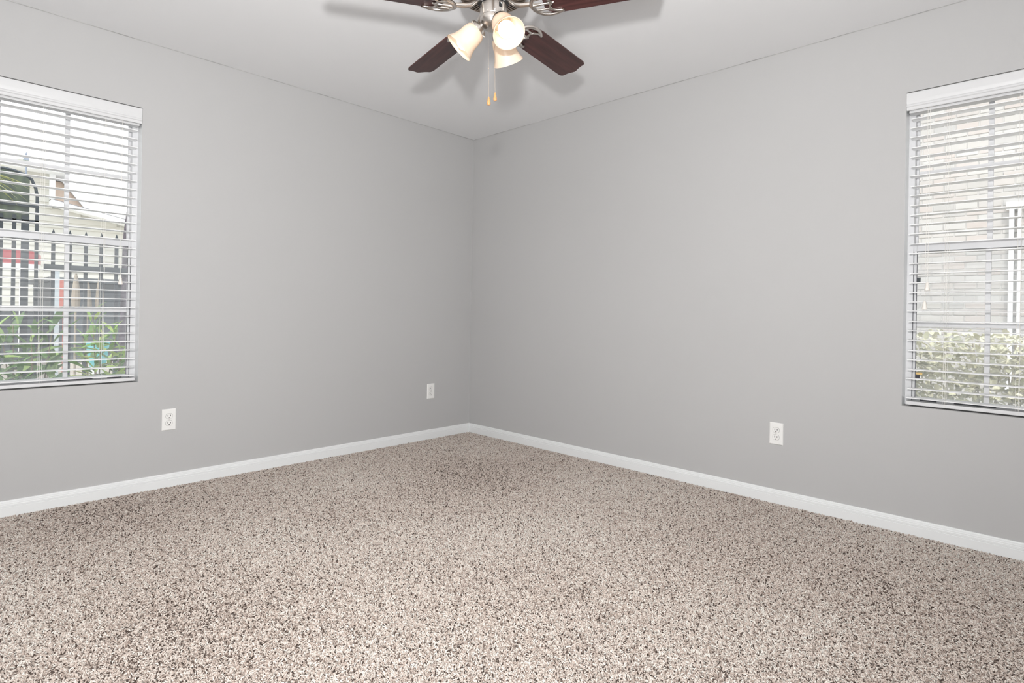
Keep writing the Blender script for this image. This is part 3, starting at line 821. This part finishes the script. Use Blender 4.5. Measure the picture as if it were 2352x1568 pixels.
# turquoise garden chair behind the shrubs
AQUA = mat('turquoise_plastic', (0.16, 0.55, 0.60), 0.4, var=0.04)
pt = thing('planter', 'turquoise planter bowl on a white pedestal behind the shrubs', 'planter', (-2.205, 2.05, GZ))
MB().lathe([(0.0, 0.66), (0.05, 0.66), (0.062, 0.70), (0.074, 0.80), (0.080, 0.845), (0.080, 0.855), (0.070, 0.855), (0.062, 0.80), (0.0, 0.79)], 20, close=False).build('bowl', AQUA, pt, smooth=40)
MB().lathe([(0.0, 0.0), (0.085, 0.0), (0.085, 0.05), (0.05, 0.09), (0.036, 0.20), (0.036, 0.55), (0.055, 0.62), (0.055, 0.66), (0.0, 0.66)], 20, close=False).build('pedestal', WHITE, pt, smooth=40)

# shrubs with lance leaves under the left window
LEAF1 = random_tint('lance_leaf', [(0.08, 0.17, 0.05), (0.14, 0.28, 0.08), (0.22, 0.38, 0.11), (0.36, 0.50, 0.16)], 0.45, 0.35)
LEAF2 = random_tint('sun_painted_lance_leaf', [(0.14, 0.28, 0.07), (0.26, 0.45, 0.10), (0.42, 0.58, 0.15), (0.58, 0.66, 0.20)], 0.4, 0.40)  # same leaf in brighter greens, sunlight painted into the colours
STEM = mat('stem_bark', (0.22, 0.17, 0.11), 0.8, var=0.2, scale=30)


def leaf_mesh(name, ln, wd, m, curl=0.25, lance=True):
    n = 6; v = []; f = []
    for i in range(n + 1):
        t = i / n
        wv = wd * (sin(pi * min(1, t * 1.02)) ** (0.8 if lance else 0.55)) * (1.15 - 0.4 * t if lance else 1)
        x_ = ln * t; zz = -curl * ln * t * t
        v += [(x_, -wv / 2, zz + wv * 0.22), (x_, 0, zz), (x_, wv / 2, zz + wv * 0.22)]
    for i in range(n):
        b_ = i * 3
        f += [(b_, b_ + 3, b_ + 4, b_ + 1), (b_ + 1, b_ + 4, b_ + 5, b_ + 2)]
    nv = len(v)
    v2 = v + [(p[0], p[1], p[2] - 0.0006) for p in v]
    f2 = f + [tuple(i + nv for i in q[::-1]) for q in f]
    q = MB().add(v2, f2)
    me = q.mesh(name, smooth=80, recalc=False); me.materials.append(m)
    return me


def shrub(label, base, cx, cy, tops, leaves, nleaf, ln, m, spread, rnd):
    R = random.Random(rnd)
    root = thing('shrub', label, 'shrub', base)
    ms = [leaf_mesh('leaf', ln * k, ln * k * 0.25, m, c_) for k, c_ in ((1.0, 0.20), (0.8, 0.35), (1.15, 0.12))]
    B = Vector(base)
    per = nleaf // len(tops)
    for tp in tops:
        tp = Vector(tp) - B
        mid = tp * 0.5 + Vector((R.uniform(-0.04, 0.04), R.uniform(-0.04, 0.04), 0))
        MB().tube([(0 + R.uniform(-0.05, 0.05), R.uniform(-0.05, 0.05), 0), tuple(mid), tuple(tp)], [0.009, 0.006, 0.0025], 6).build('stem', STEM, root)
        for k in range(per):
            t = 1 - 0.75 * (k / per) ** 1.1
            p = mid.lerp(tp, (t - 0.5) * 2) if t > 0.5 else mid * (t * 2)
            a_ = k * 2.4 + R.uniform(-0.5, 0.5)
            el = R.uniform(0.1, 1.0) + (0.45 if k < 4 else 0)
            sc_ = R.uniform(0.7, 1.2) * (0.75 if k < 3 else 1)
            put('leaf', R.choice(ms), root, p + Vector((R.uniform(-spread, spread), R.uniform(-spread, spread), R.uniform(-spread, spread))), (R.uniform(-0.6, 0.6), -el, a_), (sc_, sc_, sc_))


shrub('dense dark green lance-leaved shrub under the left window, beside the gate', (-2.75, 1.3, GZ), 0, 0,
      [(-2.86, 1.25, 0.80), (-2.80, 1.32, 0.88), (-2.72, 1.22, 0.84), (-2.66, 1.32, 0.80), (-2.60, 1.25, 0.90), (-2.70, 1.40, 0.70), (-2.90, 1.35, 0.66), (-2.78, 1.15, 0.62), (-2.64, 1.15, 0.58), (-2.56, 1.38, 0.66), (-2.84, 1.1, 0.45), (-2.72, 1.1, 0.48), (-2.60, 1.12, 0.44), (-2.93, 1.2, 0.80)], None, 300, 0.18, LEAF1, 0.025, 5)
shrub('bright sunlit lance-leaved shrub under the left window, beside the turquoise chair', (-2.33, 1.2, GZ), 0, 0,
      [(-2.40, 1.18, 0.93), (-2.36, 1.1, 0.84), (-2.26, 1.18, 0.84), (-2.44, 1.25, 0.78), (-2.24, 1.12, 0.70), (-2.22, 1.24, 0.62), (-2.40, 1.1, 0.60), (-2.28, 1.05, 0.48), (-2.20, 1.1, 0.50)], None, 260, 0.15, LEAF2, 0.02, 9)

# pale palm reaching over the gate from the left
PALMM = random_tint('pale_palm_leaf', [(0.40, 0.44, 0.20), (0.62, 0.62, 0.36), (0.72, 0.70, 0.46)], 0.5, 0.3)
palm = thing('palm', 'pale yellow green palm frond tips hanging in front of the gate', 'palm', (-3.05, 2.0, GZ))
MB().tube([(0, 0, 0), (-0.03, 0.02, 1.1), (0.0, 0.0, 2.1)], [0.09, 0.07, 0.06], 10).build('trunk', BARK, palm)
pl = leaf_mesh('leaf', 0.34, 0.022, PALMM, 0.5)
for k in range(46):
    a_ = 2 * pi * k / 46 * 5 + random.uniform(-0.2, 0.2)
    put('leaf', pl, palm, (0.02 * cos(a_), 0.02 * sin(a_), 2.08), (0, random.uniform(-1.1, 0.5), a_), [random.uniform(0.8, 1.15)] * 3)

# brick building and hedge outside the right window
MORT = mat('pale_mortar', (0.50, 0.49, 0.475), 0.95, var=0.05, scale=30)
BRK = random_tint('washed_brick', [(0.465, 0.455, 0.44), (0.475, 0.435, 0.41), (0.50, 0.495, 0.48), (0.47, 0.455, 0.43), (0.42, 0.415, 0.405)], 0.9, spec=0.1)
bx = 5.0
bb_ = thing('brick_building', 'washed pale brick building across from the right window', 'building', (bx + 0.1, -2.6, GZ))
TB = rel((bx + 0.1, -2.6, GZ))
MB(TB).box((bx + 0.007, -7.0, GZ), (bx + 3.0, 2.0, 4.4)).build('wall', MORT, bb_)
bme = MB().box((0, -0.097, -0.0325), (0.10, 0.097, 0.0325)).mesh('brick', bevel=0.003); bme.materials.append(BRK)
rest = MB(TB); cnt = 0
nz = int((4.35 - GZ) / 0.075)
for j in range(nz):
    z = GZ + 0.0375 + 0.075 * j
    off = 0.104 if j % 2 else 0.0
    for i in range(44):
        y = -6.9 + off + 0.208 * i
        px = bx + random.uniform(-0.003, 0.003)
        if -3.35 < y < -2.15 and 0.80 < z < 3.55 and cnt < 300:
            put('brick', bme, bb_, (px - bx - 0.1, y + 2.6, z - GZ)); cnt += 1
        elif y > -5.6 and y < 0.4:
            rest.box((px, y - 0.097, z - 0.0325), (px + 0.05, y + 0.097, z + 0.0325))
rest.build('brick_course', BRK, bb_)['kind'] = 'stuff'
# white framed opening at the right of the brick wall
wf = MB(TB)
wf.box((bx - 0.05, -3.155, 0.30), (bx + 0.03, -3.115, 2.20)); wf.box((bx - 0.05, -3.215, 0.30), (bx + 0.03, -3.185, 2.20)); wf.box((bx - 0.06, -4.25, 2.20), (bx + 0.03, -3.09, 2.28)); wf.box((bx - 0.06, -4.25, 0.25), (bx + 0.03, -3.09, 0.30)); wf.box((bx - 0.05, -4.25, 0.30), (bx + 0.03, -4.18, 2.20))
wf.build('window_frame', WHITE, bb_)
HL = random_tint('hedge_leaf', [(0.50, 0.51, 0.34), (0.62, 0.60, 0.42), (0.72, 0.69, 0.52), (0.55, 0.57, 0.42), (0.78, 0.75, 0.60)], 0.35, 0.35)
hedge = thing('hedge', 'clipped pale yellow green hedge below the brick building', 'hedge', (1.95, -3.2, GZ))
hm = [leaf_mesh('leaf', l_, l_ * 0.62, HL, 0.15, False) for l_ in (0.050, 0.060, 0.042)]
Rh = random.Random(4)
TW = mat('hedge_twigs', (0.36, 0.32, 0.24), 0.9, var=0.2)
tw = MB()
for k in range(60):
    y = Rh.uniform(-1.2, 1.2); tw.tube([(Rh.uniform(0, 0.2), y, 0), (Rh.uniform(-0.1, 0.3), y + Rh.uniform(-0.12, 0.12), 1.0)], 0.006, 5)
tw.build('twigs', TW, hedge)['kind'] = 'stuff'
stuffv, stufff = [], []
import numpy as np
base = {id(mm): ([v.co.copy() for v in mm.vertices], [tuple(p.vertices) for p in mm.polygons]) for mm in hm}
n_leaf = 0
for k in range(7500):
    y = Rh.uniform(-1.2, 1.2); z = GZ * 0 + Rh.uniform(0.1, 1.05); x = -0.15 + abs(Rh.gauss(0, 0.13))
    if z > 0.97:
        x = Rh.uniform(-0.12, 0.45)
    M_ = Matrix.Translation((x, y, z)) @ Matrix.Rotation(Rh.uniform(0, 6.28), 4, 'Z') @ Matrix.Rotation(Rh.uniform(-1.3, 0.6), 4, 'Y') @ Matrix.Rotation(Rh.uniform(-0.9, 0.9), 4, 'X')
    mm = Rh.choice(hm)
    if -0.35 < y < 0.48 and x < -0.10 and z > 0.45 and n_leaf < 300:
        o = put('leaf', mm, hedge); o.matrix_local = M_; n_leaf += 1
    else:
        vv, ff = base[id(mm)]
        n0 = len(stuffv); half = len(ff) // 2
        stuffv += [M_ @ c for c in vv[:len(vv) // 2]]; stufff += [tuple(i + n0 for i in f_) for f_ in ff[:half]]
sm_ = bpy.data.meshes.new('foliage'); sm_.from_pydata([tuple(c) for c in stuffv], [], stufff); sm_.materials.append(mat('hedge_foliage', (0.50, 0.50, 0.34), 0.4, scale=26, col2=(0.74, 0.71, 0.54)))
put('foliage', sm_, hedge)['kind'] = 'stuff'
